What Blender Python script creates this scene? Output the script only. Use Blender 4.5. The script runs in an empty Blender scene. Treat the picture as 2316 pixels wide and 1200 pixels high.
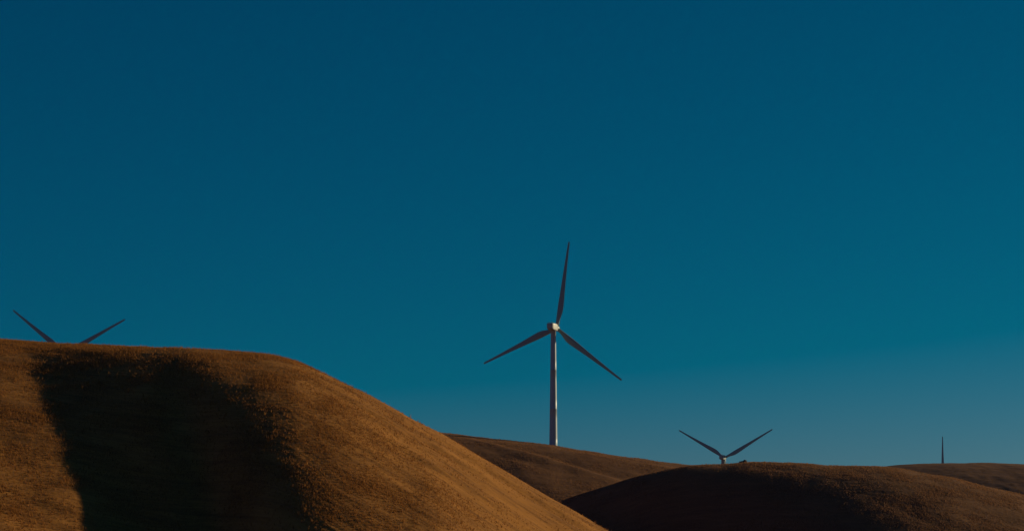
import bpy, bmesh, math, random
import numpy as np

sc = bpy.context.scene
col = sc.collection
R = math.radians

# ------------------------------------------------------------------ camera
FPX = 4645.0           # focal length in pixels of the 2316 px wide photograph
EYE_ROW = 1230.0       # row of the eye-level horizon in the photograph
EYE = 2.0              # camera height above the valley floor (m)
cam_d = bpy.data.cameras.new("camera")
cam = bpy.data.objects.new("camera", cam_d)
col.objects.link(cam)
cam.location = (0, 0, EYE)
cam.rotation_euler = (R(90), 0, 0)
cam_d.sensor_width = 36.0
cam_d.lens = 36.0 * FPX / 2316.0
cam_d.shift_y = (EYE_ROW - 600.0) / 2316.0
cam_d.clip_start = 0.5
cam_d.clip_end = 40000
sc.camera = cam

# ------------------------------------------------------------------ sun and sky
SUN_AZ, SUN_EL = 60.0, 15.29      # azimuth measured from the view direction towards the right
SUN_STRENGTH = 4.0
sun_d = bpy.data.lights.new("sun", 'SUN')
sun_d.energy = SUN_STRENGTH
sun_d.angle = R(0.5)
sun_d.color = (1.0, 0.85, 0.54)
sun = bpy.data.objects.new("sun", sun_d)
col.objects.link(sun)
sun.rotation_euler = (R(90 - SUN_EL), 0, R(180 - SUN_AZ))

world = bpy.data.worlds.new("World")
sc.world = world
world.use_nodes = True
nt = world.node_tree
bg = nt.nodes['Background']
sky = nt.nodes.new('ShaderNodeTexSky')
sky.sky_type = 'NISHITA'
sky.sun_disc = False
sky.sun_elevation = R(SUN_EL)
sky.sun_rotation = R(SUN_AZ)
sky.altitude = 300
sky.air_density = 1.0
sky.dust_density = 0.5
sky.ozone_density = 4.0
sep = nt.nodes.new('ShaderNodeSeparateColor')
nt.links.new(sky.outputs[0], sep.inputs[0])
def wmath(op, a, b, clamp=False):
    n = nt.nodes.new('ShaderNodeMath'); n.operation = op; n.use_clamp = clamp
    for i, v in enumerate((a, b)):
        if isinstance(v, (int, float)): n.inputs[i].default_value = v
        else: nt.links.new(v, n.inputs[i])
    return n.outputs[0]
# deep-teal grade of the evening sky: each channel a product of powers of the sky's own red, green and blue
def wpow(k, er, eg, eb):
    v = wmath('MULTIPLY', wmath('POWER', sep.outputs[0], er), wmath('POWER', sep.outputs[1], eg))
    return wmath('MULTIPLY', wmath('MULTIPLY', v, wmath('POWER', sep.outputs[2], eb)), k)
r_ = wmath('MULTIPLY', wmath('MAXIMUM', wmath('SUBTRACT', wpow(1.0, 0.5, 0.0, -0.25), 1.1397), 0.0), 1.711)
g_ = wpow(9.95 * math.exp(-3.427), 0.169, 1.006, -0.276)
b_ = wpow(10.3 * math.exp(-2.995), -0.230, 0.902, 0.086)
# added rose-violet fill glow in the unseen sky opposite the sun, lifting the shadows
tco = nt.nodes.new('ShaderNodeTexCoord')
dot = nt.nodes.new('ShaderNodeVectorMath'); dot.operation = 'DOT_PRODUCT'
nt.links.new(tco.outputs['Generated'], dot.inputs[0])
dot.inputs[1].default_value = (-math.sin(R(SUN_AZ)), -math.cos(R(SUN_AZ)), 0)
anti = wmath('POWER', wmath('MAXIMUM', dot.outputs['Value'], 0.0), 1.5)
ANTI_FILL = 0.36
r_ = wmath('ADD', r_, wmath('MULTIPLY', anti, ANTI_FILL))
b_ = wmath('ADD', b_, wmath('MULTIPLY', anti, ANTI_FILL * 1.2))
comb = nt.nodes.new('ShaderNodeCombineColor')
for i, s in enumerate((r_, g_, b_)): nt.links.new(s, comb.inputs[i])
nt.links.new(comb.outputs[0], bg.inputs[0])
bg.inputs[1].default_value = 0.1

sc.view_settings.view_transform = 'Standard'
sc.view_settings.look = 'None'
sc.view_settings.exposure = 0.0
sc.view_settings.gamma = 1.0
sc.view_settings.use_curve_mapping = False
sc.cycles.max_bounces = 4

# ------------------------------------------------------------------ helpers
def tag(o, label=None, cat=None, group=None, kind=None):
    for k, v in (('label', label), ('category', cat), ('group', group), ('kind', kind)):
        if v: o[k] = v
    return o

def mesh_from_arrays(name, verts, quads, mat, uv=None, smooth=True):
    me = bpy.data.meshes.new(name)
    n, m = len(verts), len(quads)
    k = quads.shape[1]
    me.vertices.add(n)
    me.vertices.foreach_set('co', verts.astype(np.float32).ravel())
    me.loops.add(m * k)
    me.loops.foreach_set('vertex_index', quads.astype(np.int32).ravel())
    me.polygons.add(m)
    me.polygons.foreach_set('loop_start', np.arange(0, m * k, k, dtype=np.int32))
    me.polygons.foreach_set('loop_total', np.full(m, k, dtype=np.int32))
    me.polygons.foreach_set('use_smooth', np.full(m, smooth))
    if uv is not None:
        l = me.uv_layers.new(name='UVMap')
        l.data.foreach_set('uv', uv[quads.ravel()].astype(np.float32).ravel())
    me.materials.append(mat)
    me.update()
    me.validate()
    o = bpy.data.objects.new(name, me)
    col.objects.link(o)
    return o

def vnoise(x, y, seed):
    xi = np.floor(x).astype(np.int64); yi = np.floor(y).astype(np.int64)
    fx = x - xi; fy = y - yi
    def h(a, b):
        v = (a * 374761393 + b * 668265263 + seed * 974634521) & 0xffffffff
        v = ((v ^ (v >> 13)) * 1274126177) & 0xffffffff
        v = v ^ (v >> 16)
        return (v & 0xffff) / 65535.0 * 2 - 1
    u = fx * fx * fx * (fx * (fx * 6 - 15) + 10); v = fy * fy * fy * (fy * (fy * 6 - 15) + 10)
    return (h(xi, yi) * (1 - u) + h(xi + 1, yi) * u) * (1 - v) + (h(xi, yi + 1) * (1 - u) + h(xi + 1, yi + 1) * u) * v

def fbm(x, y, seed, octaves=4, gain=0.5):
    t = np.zeros_like(x); a = 1.0
    for i in range(octaves):
        t += a * vnoise(x * 2 ** i + 17.3 * i, y * 2 ** i - 9.1 * i, seed + i); a *= gain
    return t

def curve(pts, u, sigma=0.0):
    """smooth curve through control points (u, value)"""
    p = np.array(pts, float)
    g = np.linspace(u.min() - 400, u.max() + 400, 4000)
    v = np.interp(g, p[:, 0], p[:, 1])
    if sigma > 0:
        st = g[1] - g[0]; k = np.arange(-int(4 * sigma / st), int(4 * sigma / st) + 1)
        w = np.exp(-.5 * (k * st / sigma) ** 2); w /= w.sum()
        pad = len(k) // 2
        v = np.convolve(np.pad(v, pad, mode='edge'), w, mode='valid')
    return np.interp(u, g, v)

# ------------------------------------------------------------------ materials
def grass_material(name, dark, light, fine=2.2, contrast=1.0, bump=0.12):
    m = bpy.data.materials.new(name); m.use_nodes = True
    t = m.node_tree; b = t.nodes['Principled BSDF']
    b.inputs['Roughness'].default_value = 0.95
    b.inputs['Specular IOR Level'].default_value = 0.05
    uv = t.nodes.new('ShaderNodeUVMap'); uv.uv_map = 'UVMap'
    geo = t.nodes.new('ShaderNodeNewGeometry')
    def noise(src, scale, s, detail, rough=0.6):
        mp = t.nodes.new('ShaderNodeMapping'); mp.inputs['Scale'].default_value = scale
        t.links.new(src, mp.inputs[0])
        n = t.nodes.new('ShaderNodeTexNoise'); n.inputs['Scale'].default_value = s
        n.inputs['Detail'].default_value = detail; n.inputs['Roughness'].default_value = rough
        t.links.new(mp.outputs[0], n.inputs['Vector']); return n.outputs['Fac']
    def mth(op, a, c):
        n = t.nodes.new('ShaderNodeMath'); n.operation = op
        for i, v in enumerate((a, c)):
            if isinstance(v, (int, float)): n.inputs[i].default_value = v
            else: t.links.new(v, n.inputs[i])
        return n.outputs[0]
    streak = noise(uv.outputs[0], (0.035, 0.55, 1), 1.0, 4, 0.6)      # long bands that follow the skyline's fall
    comb_n = noise(uv.outputs[0], (0.16, 2.4, 1), 1.0, 4, 0.65)       # combed grass and cattle paths along them
    patch = noise(geo.outputs['Position'], (1, 1, 1), 0.03, 4, 0.55)
    fine_n = noise(geo.outputs['Position'], (1, 1, 1), fine, 4, 0.7)
    s = mth('ADD', mth('MULTIPLY', streak, 0.36), mth('MULTIPLY', patch, 0.22))
    s = mth('ADD', s, mth('MULTIPLY', comb_n, 0.32))
    s = mth('ADD', s, mth('MULTIPLY', fine_n, 0.18))
    ramp = t.nodes.new('ShaderNodeValToRGB')
    e = ramp.color_ramp.elements
    e[0].position = 0.5 - 0.14 / contrast; e[0].color = (*dark, 1)
    e[1].position = 0.5 + 0.13 / contrast; e[1].color = (*light, 1)
    t.links.new(s, ramp.inputs[0])
    t.links.new(ramp.outputs[0], b.inputs['Base Color'])
    bp = t.nodes.new('ShaderNodeBump'); bp.inputs['Strength'].default_value = bump; bp.inputs['Distance'].default_value = 0.25
    hgt = mth('ADD', mth('MULTIPLY', fine_n, 0.7), mth('MULTIPLY', comb_n, 0.6))
    t.links.new(hgt, bp.inputs['Height']); t.links.new(bp.outputs[0], b.inputs['Normal'])
    return m

def paint(name, colour, rough=0.45, dirt=0.12, spec=0.35):
    m = bpy.data.materials.new(name); m.use_nodes = True
    t = m.node_tree; b = t.nodes['Principled BSDF']
    b.inputs['Roughness'].default_value = rough
    b.inputs['Specular IOR Level'].default_value = spec
    tc = t.nodes.new('ShaderNodeTexCoord')
    mp = t.nodes.new('ShaderNodeMapping'); mp.inputs['Scale'].default_value = (1.5, 1.5, 0.12)
    n = t.nodes.new('ShaderNodeTexNoise'); n.inputs['Scale'].default_value = 1.0; n.inputs['Detail'].default_value = 5
    t.links.new(tc.outputs['Object'], mp.inputs[0]); t.links.new(mp.outputs[0], n.inputs['Vector'])
    rp = t.nodes.new('ShaderNodeValToRGB')
    rp.color_ramp.elements[0].position = 0.3; rp.color_ramp.elements[1].position = 0.65
    rp.color_ramp.elements[0].color = tuple(c * (1 - dirt) for c in colour) + (1,)
    rp.color_ramp.elements[1].color = (*colour, 1)
    t.links.new(n.outputs['Fac'], rp.inputs[0]); t.links.new(rp.outputs[0], b.inputs['Base Color'])
    return m

M_GRASS = grass_material('dry_grass_slope', (0.095, 0.037, 0.010), (0.345, 0.140, 0.030), 2.2, 1.25)
M_GRASS_FAR = grass_material('dry_grass_hill', (0.095, 0.040, 0.017), (0.22, 0.096, 0.036), 1.2, 1.0, 0.25)
M_TOWER = paint('tower_paint', (0.37, 0.415, 0.44))
M_NACELLE = paint('nacelle_paint', (0.40, 0.375, 0.335))
M_BLADE = paint('blade_paint', (0.27, 0.315, 0.30), 0.4, 0.08)
M_DARK = paint('dark_metal', (0.05, 0.05, 0.055), 0.5, 0.2)

# ------------------------------------------------------------------ the hills
def T_side(shape, rows):
    """1 on the front slope, 0 behind the skyline"""
    return np.broadcast_to((np.arange(shape[1]) < rows).astype(float)[None, :], shape)

def window(x, a, b, e):
    return 1 / (1 + np.exp(-(x - a) / e)) / (1 + np.exp((x - b) / e))

def near_rills(u, drop, front):
    q = fbm(u / 90, drop * 0 + 0.5, 91, 2) * 0.5
    d = -1.15 * np.exp(-((drop - 3.4 - q) / 0.75) ** 2) * window(u, 900, 1330, 25)
    d += -0.7 * np.exp(-((drop - 7.6 - 1.3 * q) / 0.6) ** 2) * window(u, 800, 1080, 30)
    d += 0.5 * np.exp(-((drop - 13 + q) / 0.8) ** 2) * window(u, 860, 1200, 30)
    # shallow runnels combed down the sunny flank
    d += 0.16 * fbm(u / 420, drop / 1.5, 95, 3) * window(u, 820 + drop * 4, 1500, 40)
    return d * front

def hill(name, crest, depth, foot, mat, u0, u1, du, rows, back, back_rows, warp, seed,
         rough=1.0, foot_sigma=45, crest_sigma=14, flat=0.75, brow=2.2, back_hold=0.35, ripple=None, tuft=0.03, rills=None):
    """A ridge: crest line (bearing, sight-line row) at its distance, a front slope that runs out to the
    foot line (with its spurs and gullies) and a back slope."""
    u = np.arange(u0, u1 + du, du)
    D = curve(depth, u, 60)
    row = curve(crest, u, crest_sigma)
    row = row + 1.0 + 0.18 * FPX / D          # leave room for the grass that stands on the brow
    Zc = EYE + (EYE_ROW - row) / FPX * D
    Zb = -3.0
    s = np.linspace(0, 1, rows)
    U, S = np.meshgrid(u, s, indexing='ij')
    V = U + curve(warp, u, 40)[:, None] * S
    F = curve(foot, V.ravel(), foot_sigma).reshape(V.shape)
    L = np.maximum(D[:, None] - F, 8.0)
    if ripple is not None: L = L + ripple(U, S)
    Y = D[:, None] - L * (1 - S)
    prof = flat * (1 - (1 - S) ** brow) + (1 - flat) * (S * S * (3 - 2 * S))
    Z = Zb + (Zc[:, None] - Zb) * prof
    # back slope
    t = np.linspace(0, 1, back_rows + 1)[1:]
    T = np.broadcast_to(t, (len(u), back_rows))
    Yb = D[:, None] + back * T ** 1.5
    q = np.clip((T - back_hold) / (1 - back_hold), 0, 1); q = q * q * (3 - 2 * q)
    Zk = Zb + (Zc[:, None] - Zb) * (1 - q) * (1 - 0.12 * T)
    Y = np.concatenate([Y, Yb], 1); Z = np.concatenate([Z, Zk], 1)
    # the rounded brow may stand a little above the crest line: lower it to the measured skyline
    ratio = ((Z - EYE) / Y).max(1); want = (EYE_ROW - row) / FPX
    ok = want > 0.002
    k = np.where(ok, (want) / np.maximum(ratio, 1e-4), 1.0)
    Z = EYE + (Z - EYE) * np.where(Z > EYE, k[:, None], 1.0)
    X = (np.concatenate([U, np.broadcast_to(u[:, None], Yb.shape)], 1) - 1158.0) / FPX * Y
    # slope coordinates in metres: along the contour, and the drop below the skyline
    along = np.broadcast_to(((u - u0) / FPX * np.median(D))[:, None], X.shape)
    drop = Z.max(1)[:, None] - Z
    # relief: swells, combed bands and paths, tufts
    sw = fbm(X / 22, Y / 22, seed, 3) * 0.32
    sh = fbm(along / 16, drop / 1.6, seed + 40, 4, 0.6) * 0.065
    st = fbm(along / 5, drop / 0.55, seed + 60, 3) * 0.018
    tu = fbm(X / 0.9, Y / 0.9, seed + 80, 3, 0.7) * tuft
    Z = Z + rough * (sw + sh + st + tu) * np.clip((Z + 3) / 6, 0, 1)
    if rills is not None: Z = Z + rills(np.broadcast_to(u[:, None], X.shape), drop, T_side(X.shape, rows))
    nu, nv = X.shape
    verts = np.stack([X, Y, Z], -1).reshape(-1, 3)
    idx = np.arange(nu * nv).reshape(nu, nv)
    quads = np.stack([idx[:-1, :-1], idx[1:, :-1], idx[1:, 1:], idx[:-1, 1:]], -1).reshape(-1, 4)
    uv = np.stack([along, drop], -1).reshape(-1, 2)
    o = mesh_from_arrays(name, verts, quads, mat, uv)
    tag(o, kind='structure')
    return dict(X=X, Y=Y, Z=Z, u=u, rows=rows, obj=o)

def mid_folds(u, drop, front):
    """two narrow benches that run down the slope and catch the light"""
    q = fbm(u / 70, drop * 0 + 0.5, 93, 2) * 0.5
    def bench(line, size, w): return size * np.tanh((drop - line) / w) * np.exp(-((drop - line) / (4 * w)) ** 2)
    d = bench(3.0 + np.maximum(u - 1070, 0) * 0.037 + q, 1.5, 1.1) * window(u, 1070, 1400, 30)
    d += bench(3.2 + (u - 1290) * 0.004 + q * 0.4, 0.95, 0.75) * window(u, 1300, 1510, 25)
    return d * front

near = hill('near_hill',
    crest=[(-800, 1150), (-550, 900), (-300, 790), (-100, 768), (0, 766), (60, 769), (115, 772), (185, 775), (300, 783), (430, 788), (520, 793),
           (580, 795), (622, 800), (668, 812), (745, 848), (833, 890), (937, 947), (1004, 980), (1019, 990), (1115, 1045), (1244, 1120),
           (1314, 1160), (1379, 1199), (1450, 1238)],
    depth=[(-800, 645.36), (0, 632.31), (400, 578.73), (620, 597.4), (800, 573.85), (1000, 602.52), (1200, 582.91), (1450, 576.14)],
    foot=[(-800, 481.0), (-500, 454.48), (-200, 425.51), (0, 416.97), (120, 428.27), (215, 435.6), (330, 452.34), (420, 453.87), (520, 464.15), (620, 440.1), (720, 433.15), (820, 433.77), (920, 437.32), (1020, 436.56), (1120, 465.3), (1250, 504.92), (1380, 531.13), (1450, 548.29)],
    mat=M_GRASS, u0=-800, u1=1440, du=1.7, rows=420, back=800, back_rows=50,
    warp=[(-200, 179.89), (100, 379.87), (300, 154.85), (500, 196.91), (800, 134.73), (1200, 57.86)], flat=0.86, brow=1.66, seed=3, foot_sigma=32, crest_sigma=10, rills=near_rills, back_hold=0.9)

mid = hill('middle_hill',
    crest=[(400, 985), (600, 965), (800, 968), (1000, 977), (1030, 979.5), (1102, 988), (1177, 996), (1242, 1004), (1289, 1011), (1353, 1020),
           (1418, 1030), (1500, 1041), (1565, 1050), (1650, 1060), (1800, 1090), (2000, 1150), (2200, 1236)],
    depth=[(400, 1130), (1100, 1120), (2200, 1110)],
    foot=[(400, 1030), (800, 1015), (1000, 985), (1150, 956), (1330, 950), (1450, 965), (1600, 990), (1800, 1020), (2200, 1060)],
    mat=M_GRASS_FAR, u0=400, u1=2200, du=2.4, rows=260, back=420, back_rows=40,
    warp=[(400, 150), (1000, 230), (1400, 200), (1800, 0)], seed=11, rough=1.1, foot_sigma=40, crest_sigma=12, rills=mid_folds)

right = hill('right_hill',
    crest=[(1050, 1262), (1150, 1196), (1276, 1126), (1320, 1112), (1387, 1094), (1457, 1070), (1500, 1060), (1565, 1049.5), (1641, 1047.5),
           (1697, 1043), (1800, 1045), (1898, 1050.5), (1993, 1053), (2046, 1059), (2152, 1077), (2222, 1095), (2316, 1117), (2450, 1160), (2650, 1240)],
    depth=[(1050, 912), (1500, 902), (2000, 898), (2316, 885), (2650, 870)],
    foot=[(1050, 895), (1150, 885), (1300, 870), (1500, 850), (1700, 822), (1850, 802), (1960, 793), (2080, 795), (2200, 803), (2350, 818), (2650, 850)],
    mat=M_GRASS_FAR, u0=1050, u1=2650, du=1.9, rows=260, back=320, back_rows=40,
    warp=[(1050, 60), (2650, 60)], seed=23, foot_sigma=45, crest_sigma=9)

far = hill('far_hill',
    crest=[(1400, 1130), (1700, 1085), (1900, 1064), (1993, 1053), (2039, 1048), (2134, 1044.5), (2205, 1044), (2316, 1047), (2450, 1052), (2700, 1085), (3000, 1200)],
    depth=[(1400, 2010), (2200, 2000), (3000, 1990)],
    foot=[(1400, 1860), (1800, 1830), (2000, 1790), (2200, 1790), (2400, 1810), (3000, 1880)],
    mat=M_GRASS_FAR, u0=1400, u1=3000, du=4, rows=160, back=600, back_rows=40,
    warp=[(1400, 60), (3000, 60)], seed=37, rough=1.4, foot_sigma=50, crest_sigma=14)

# valley floor out to the horizon
def ground():
    rr = np.concatenate([np.linspace(0.0, 800, 60), np.geomspace(830, 15000, 40)])
    aa = np.linspace(0, 2 * np.pi, 181)
    RR, AA = np.meshgrid(rr, aa, indexing='ij')
    X, Y = RR * np.sin(AA), RR * np.cos(AA)
    Z = fbm(X / 90, Y / 90, 71, 3) * 0.25 * np.clip(RR / 60, 0, 1) * np.clip((1500 - RR) / 500, 0, 1)
    nu, nv = X.shape
    idx = np.arange(nu * nv).reshape(nu, nv)
    quads = np.stack([idx[:-1, :-1], idx[:-1, 1:], idx[1:, 1:], idx[1:, :-1]], -1).reshape(-1, 4)[:, ::-1]
    o = mesh_from_arrays('ground', np.stack([X, Y, Z], -1).reshape(-1, 3), quads, M_GRASS_FAR, np.stack([X, Y], -1).reshape(-1, 2))
    tag(o, kind='structure')
ground()

def surface(h, u, y):
    """height of a hill's surface at bearing column u and distance y"""
    i = int(np.clip(round((u - h['u'][0]) / (h['u'][1] - h['u'][0])), 0, len(h['u']) - 1))
    return float(np.interp(y, h['Y'][i], h['Z'][i]))

# ------------------------------------------------------------------ standing dry grass
def straw_material(name, dark, light):
    m = bpy.data.materials.new(name); m.use_nodes = True
    t = m.node_tree; t.nodes.remove(t.nodes['Principled BSDF'])
    geo = t.nodes.new('ShaderNodeNewGeometry')
    rp = t.nodes.new('ShaderNodeValToRGB')
    rp.color_ramp.elements[0].color = (*dark, 1); rp.color_ramp.elements[1].color = (*light, 1)
    t.links.new(geo.outputs['Random Per Island'], rp.inputs[0])
    d = t.nodes.new('ShaderNodeBsdfDiffuse'); tr = t.nodes.new('ShaderNodeBsdfTranslucent'); mx = t.nodes.new('ShaderNodeMixShader')
    mx.inputs[0].default_value = 0.45
    t.links.new(rp.outputs[0], d.inputs[0]); t.links.new(rp.outputs[0], tr.inputs[0])
    t.links.new(d.outputs[0], mx.inputs[1]); t.links.new(tr.outputs[0], mx.inputs[2])
    t.links.new(mx.outputs[0], t.nodes['Material Output'].inputs['Surface'])
    return m
M_STRAW = straw_material('dry_straw', (0.10, 0.040, 0.014), (0.52, 0.22, 0.054))
M_STRAW_GREY = straw_material('weathered_straw', (0.13, 0.066, 0.034), (0.42, 0.20, 0.085))

def grass(h, count, u_lo, u_hi, height, width, seed, blades=4, cover=None):
    """tufts of standing grass strewn over a hill's front slope and brow, thinner where it is trampled"""
    rng = np.random.default_rng(seed)
    X, Y, Z, u, rows = h['X'], h['Y'], h['Z'], h['u'], h['rows']
    i0 = int(np.searchsorted(u, u_lo)); i1 = min(int(np.searchsorted(u, u_hi)), len(u) - 2)
    j1 = rows + 4
    # area of every ground cell, so that the tufts stand evenly over the slope
    dx = (X[i0 + 1:i1 + 1, :j1] - X[i0:i1, :j1]); dy = Y[i0:i1, 1:j1 + 1] - Y[i0:i1, :j1]; dz = Z[i0:i1, 1:j1 + 1] - Z[i0:i1, :j1]
    area = np.abs(dx) * np.hypot(dy, dz)
    den = np.clip(0.55 + 0.75 * fbm(X[i0:i1, :j1] / 9, Y[i0:i1, :j1] / 9, seed, 3), 0.08, 2)
    vis = (EYE_ROW - (Z[i0:i1, :j1] - EYE) / Y[i0:i1, :j1] * FPX) < 1215
    row = EYE_ROW - (Z[i0:i1, :j1] - EYE) / Y[i0:i1, :j1] * FPX
    if cover is not None: den = den * cover(np.broadcast_to(u[i0:i1, None], den.shape), row)
    p = (area * den * vis).ravel(); p /= p.sum()
    c = rng.choice(len(p), count, p=p)
    ci, cj = np.unravel_index(c, area.shape); ci = ci + i0
    a, b = rng.random(count), rng.random(count)
    def at(G): return (G[ci, cj] * (1 - a) + G[ci + 1, cj] * a) * (1 - b) + (G[ci, cj + 1] * (1 - a) + G[ci + 1, cj + 1] * a) * b
    px, py, pz = at(X), at(Y), at(Z)
    size = height * np.exp(rng.normal(0, 0.35, count)) * (0.7 + 0.5 * (vnoise(px / 5, py / 5, seed + 9) * 0.5 + 0.5))
    V = []
    for k in range(blades):
        ang = rng.random(count) * 2 * np.pi
        off = size * 0.35
        bx = px + np.cos(ang) * off * rng.random(count); by = py + np.sin(ang) * off * rng.random(count)
        la = rng.random(count) * 2 * np.pi; lean = size * (0.15 + 0.45 * rng.random(count))
        wx, wy = np.cos(ang + 1.57) * width * 0.5, np.sin(ang + 1.57) * width * 0.5
        z0 = pz - 0.08
        hgt = size * (0.6 + 0.6 * rng.random(count))
        tri = np.stack([np.stack([bx - wx, by - wy, z0], -1), np.stack([bx + wx, by + wy, z0], -1),
                        np.stack([bx + np.cos(la) * lean, by + np.sin(la) * lean, pz + hgt], -1)], 1)
        V.append(tri)
    verts = np.concatenate(V, 0).reshape(-1, 3)
    return verts

def near_cover(u, row):
    """thick in the hollow and on the spur's nose, grazed short on the steep sunny flank"""
    return 1 - 0.92 / (1 + np.exp(-(u - 690 - (row - 830) * 1.1) / 35))

for h, args, straw in ((near, (100000, -40, 1440, 0.32, 0.09, 201, 4, near_cover), M_STRAW),
                       (mid, (26000, 980, 1600, 0.36, 0.16, 202), M_STRAW_GREY),
                       (right, (50000, 1250, 2380, 0.34, 0.14, 203), M_STRAW_GREY)):
    gv = grass(h, *args)
    if h is near:        # scattered taller clumps
        gv = np.concatenate([gv, grass(h, 9000, -40, 1440, 0.46, 0.14, 204, 5, near_cover)], 0)
    go = mesh_from_arrays('dry_grass', gv, np.arange(len(gv)).reshape(-1, 3), straw, smooth=False)
    tag(go, kind='stuff')

# ------------------------------------------------------------------ wind turbines
RAD = 47.7
def bm_obj(name, bm, mat, parent, smooth=True):
    bmesh.ops.recalc_face_normals(bm, faces=bm.faces[:])
    me = bpy.data.meshes.new(name); bm.to_mesh(me); bm.free()
    me.materials.append(mat)
    if smooth:
        for p in me.polygons: p.use_smooth = True
    o = bpy.data.objects.new(name, me); col.objects.link(o); o.parent = parent
    return o

def loft(bm, rings, cap=True):
    vr = [[bm.verts.new(p) for p in ring] for ring in rings]
    n = len(vr[0])
    for a, b in zip(vr[:-1], vr[1:]):
        for i in range(n):
            bm.faces.new((a[i], a[(i + 1) % n], b[(i + 1) % n], b[i]))
    if cap:
        bm.faces.new(vr[0][::-1]); bm.faces.new(vr[-1])

def ring_z(r, z, n=48): return [(r * math.cos(2 * math.pi * i / n), r * math.sin(2 * math.pi * i / n), z) for i in range(n)]
def ring_y(rx, rz, y, zc, n=32, p=2.0):
    out = []
    for i in range(n):
        a = 2 * math.pi * i / n; c, s = math.cos(a), math.sin(a)
        out.append((rx * math.copysign(abs(c) ** (2 / p), c), y, zc + rz * math.copysign(abs(s) ** (2 / p), s)))
    return out

def tower_bm(H):
    bm = bmesh.new()
    rb, rt = 2.22, 1.38
    rings = [ring_z(rb + 0.10, 0), ring_z(rb + 0.10, 0.25), ring_z(rb, 0.27)]
    for k in range(1, 13):
        f = k / 12; r = rb + (rt - rb) * f; z = f * (H - 1.9)
        if k in (4, 8):                     # bolted flange between tower sections
            rings += [ring_z(r, z - 0.12), ring_z(r + 0.02, z - 0.10), ring_z(r + 0.02, z + 0.10), ring_z(r, z + 0.12)]
        else: rings.append(ring_z(r, z))
    rings.append(ring_z(rt + 0.12, H - 1.88)); rings.append(ring_z(rt + 0.12, H - 1.6))
    loft(bm, rings)
    return bm

def nacelle_bm(H):
    bm = bmesh.new()
    rings = []
    for y, w, h, zc, p in ((-5.6, 1.35, 1.35, 0.42, 6), (-5.45, 1.6, 1.6, 0.36, 8), (-3.0, 1.78, 1.86, 0.2, 9), (0.8, 1.85, 1.92, 0.12, 9), (2.4, 1.75, 1.8, 0.05, 7), (3.2, 1.5, 1.5, 0.0, 4)):
        rings.append(ring_y(w, h, y, H + zc, 40, p))
    loft(bm, rings)
    return bm

def cooler_bm(H):
    bm = bmesh.new()
    for y, x in ((-4.2, -0.9), (-4.2, 0.9)):
        loft(bm, [[(x + dx, y + dy, z) for dx, dy in ((-.05, -.05), (.05, -.05), (.05, .05), (-.05, .05))] for z in (H + 1.95, H + 2.9)])
    loft(bm, [[(x, -4.2 + dy, H + 2.5 + dz) for dy, dz in ((-.06, -.05), (.06, -.05), (.06, .05), (-.06, .05))] for x in (-1.0, 1.0)])
    return bm

HUB_Y = 5.0
def hub_bm(H):
    bm = bmesh.new()
    rings = [ring_y(1.35, 1.35, 3.22, H), ring_y(1.5, 1.5, 3.5, H), ring_y(1.6, 1.6, 4.4, H), ring_y(1.58, 1.58, 5.4, H), ring_y(1.35, 1.35, 6.2, H), ring_y(0.9, 0.9, 6.8, H), ring_y(0.3, 0.3, 7.1, H)]
    loft(bm, rings)
    return bm

def blade_bm(H, phi):
    """one blade: round root, broad shoulder, thin tip; its trailing edge lies on the clockwise side"""
    bm = bmesh.new()
    st = [  # r/R, chord, thickness, roundness, twist (deg), prebend
        (0.025, 1.9, 1.9, 1.0, 14, 0), (0.06, 1.9, 1.85, 1.0, 14, 0), (0.10, 2.25, 1.6, 0.6, 14, 0), (0.14, 2.9, 1.3, 0.25, 13, 0),
        (0.19, 3.5, 1.05, 0.0, 11, 0), (0.24, 3.65, 0.95, 0, 9.5, 0), (0.32, 3.3, 0.78, 0, 7, 0), (0.42, 2.8, 0.6, 0, 5, 0.1), (0.54, 2.3, 0.45, 0, 3.2, 0.25),
        (0.66, 1.9, 0.34, 0, 2, 0.45), (0.78, 1.5, 0.25, 0, 1, 0.75), (0.89, 1.2, 0.17, 0, 0.3, 1.1), (0.96, 1.08, 0.11, 0, 0, 1.35), (0.99, 0.98, 0.07, 0, 0, 1.45), (1.0, 0.7, 0.04, 0, 0, 1.5)]
    cs, sn = math.cos(phi), math.sin(phi)
    rings = []
    n = 20
    for f, c, th, rnd, tw, pb in st:
        r = f * RAD; tw = R(tw)
        ring = []
        for i in range(n):
            a = 2 * math.pi * i / n
            xc = 0.5 - 0.5 * math.cos(a)          # 0 at leading edge, 1 at trailing edge
            yt = 5 * (0.2969 * math.sqrt(xc) - 0.1260 * xc - 0.3516 * xc ** 2 + 0.2843 * xc ** 3 - 0.1015 * xc ** 4)
            side = 1 if a < math.pi else -1
            air = ((xc - 0.30) * c, side * yt * th)
            cir = ((xc - 0.5) * c, math.sin(a) * th * 0.5)
            px = cir[0] * rnd + air[0] * (1 - rnd); py = cir[1] * rnd + air[1] * (1 - rnd)
            qx = px * math.cos(tw) + py * math.sin(tw)      # towards trailing edge (clockwise)
            qy = -px * math.sin(tw) + py * math.cos(tw)     # upwind
            y = HUB_Y + qy + r * math.sin(R(0.4)) + pb * 0.5
            ring.append((r * sn + qx * cs, y, H + r * cs - qx * sn))
        rings.append(ring)
    loft(bm, rings)
    return bm

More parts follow.
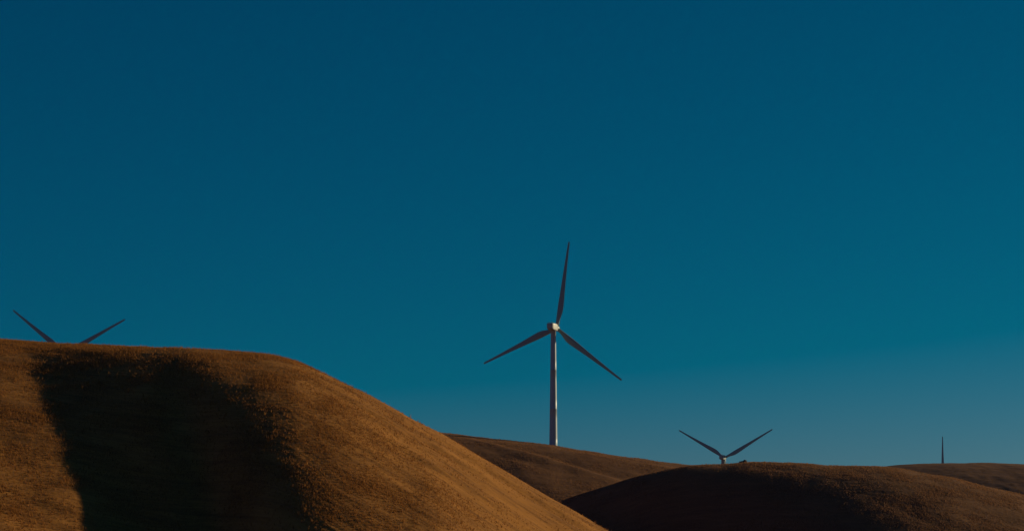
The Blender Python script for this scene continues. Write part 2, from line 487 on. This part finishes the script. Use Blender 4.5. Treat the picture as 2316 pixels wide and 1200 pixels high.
WIND_AZ = 23.0
def turbine(u, y, hub_row, phase, H, label):
    hz = EYE + (EYE_ROW - hub_row) / FPX * y
    root = bpy.data.objects.new('wind_turbine', None); col.objects.link(root)
    root.empty_display_size = 5
    root.location = ((u - 1158.0) / FPX * y, y, hz - H)
    root.rotation_euler = (0, 0, -R(WIND_AZ))
    tag(root, label, 'wind turbine', 'wind turbines on the hills')
    bm_obj('tower', tower_bm(H), M_TOWER, root)
    n = bm_obj('nacelle', nacelle_bm(H), M_NACELLE, root)
    bm_obj('sensor_mast', cooler_bm(H), M_DARK, n, False)
    h = bm_obj('hub', hub_bm(H), M_BLADE, root)
    for k in range(3):
        bm_obj('blade', blade_bm(H, R(phase + 120 * k)), M_BLADE, root)
    return root

yb = 1124.0
zb = surface(mid, 1252, yb)
hub1 = EYE + (EYE_ROW - 740) / FPX * yb
def rise(h, u, y, hub_row):
    """tower height from the ground behind the hill up to the hub"""
    ground_z = max(surface(h, u, y), 0.0) if h is not None else 0.0
    hgt = EYE + (EYE_ROW - hub_row) / FPX * y - ground_z + 0.3
    print('tower height', round(hgt, 1)); return hgt
turbine(1251.5, yb, 740, 8.0, hub1 - zb + 0.3, 'tallest white wind turbine, its whole tower and all three blades standing clear')
turbine(133, 1255, 797, -53.8, rise(near, 133, 1255, 797), 'wind turbine behind the big near hill, only two dark blade tips showing above its crest')
turbine(1635, 1740, 1034, -59.6, rise(None, 1635, 1740, 1034), 'wind turbine half sunk behind the dark right hill, two blades in a wide V')
turbine(2129, 2425, 1077, 0.0, rise(far, 2129, 2425, 1077), 'farthest wind turbine, a single upright blade showing above the far brown hill')

# ------------------------------------------------------------------ boulder on the right hill
def boulder():
    bm = bmesh.new()
    bmesh.ops.create_icosphere(bm, subdivisions=4, radius=1.0)
    for v in bm.verts:
        p = np.array(v.co[:])
        n = float(fbm(np.array([p[0] * 1.7 + p[2]]), np.array([p[1] * 1.7 - p[2]]), 5, 3)[0])
        sx = 1.7; k = 1 + 0.22 * n
        lean = 0.55 * max(0, p[2])
        v.co = (p[0] * sx * k + lean, p[1] * 1.2 * k, p[2] * 0.95 * k * (1.15 if p[0] > 0 else 0.85))
    m = bpy.data.materials.new('dark_rock'); m.use_nodes = True
    t = m.node_tree; b = t.nodes['Principled BSDF']; b.inputs['Roughness'].default_value = 0.9
    n = t.nodes.new('ShaderNodeTexNoise'); n.inputs['Scale'].default_value = 3; n.inputs['Detail'].default_value = 6
    rp = t.nodes.new('ShaderNodeValToRGB'); rp.color_ramp.elements[0].color = (0.015, 0.015, 0.016, 1); rp.color_ramp.elements[1].color = (0.06, 0.055, 0.05, 1)
    t.links.new(n.outputs['Fac'], rp.inputs[0]); t.links.new(rp.outputs[0], b.inputs['Base Color'])
    me = bpy.data.meshes.new('boulder'); bm.to_mesh(me); bm.free(); me.materials.append(m)
    o = bpy.data.objects.new('boulder', me); col.objects.link(o)
    y = 899.0; o.location = ((1680 - 1158) / FPX * y, y, surface(right, 1680, y) + 0.0)
    tag(o, 'small dark boulder on the crest of the shadowed right hill, beside the half sunk turbine', 'boulder')
boulder()

# ------------------------------------------------------------------ thin evening air over the hills
def haze():
    bm = bmesh.new()
    bmesh.ops.create_cube(bm, size=1.0)
    for v in bm.verts:
        v.co = (v.co.x * 7000, v.co.y * 7000 + 2000, -5.0 + (v.co.z + 0.5) * 180.0)
    m = bpy.data.materials.new('evening_air'); m.use_nodes = True
    t = m.node_tree; t.nodes.remove(t.nodes['Principled BSDF'])
    v = t.nodes.new('ShaderNodeVolumePrincipled')
    v.inputs['Density'].default_value = HAZE
    v.inputs['Color'].default_value = (0.27, 0.38, 0.85, 1)
    t.links.new(v.outputs[0], t.nodes['Material Output'].inputs['Volume'])
    me = bpy.data.meshes.new('haze'); bm.to_mesh(me); bm.free(); me.materials.append(m)
    o = bpy.data.objects.new('haze', me); col.objects.link(o)
    tag(o, kind='stuff')
HAZE = 1.2e-5
haze()
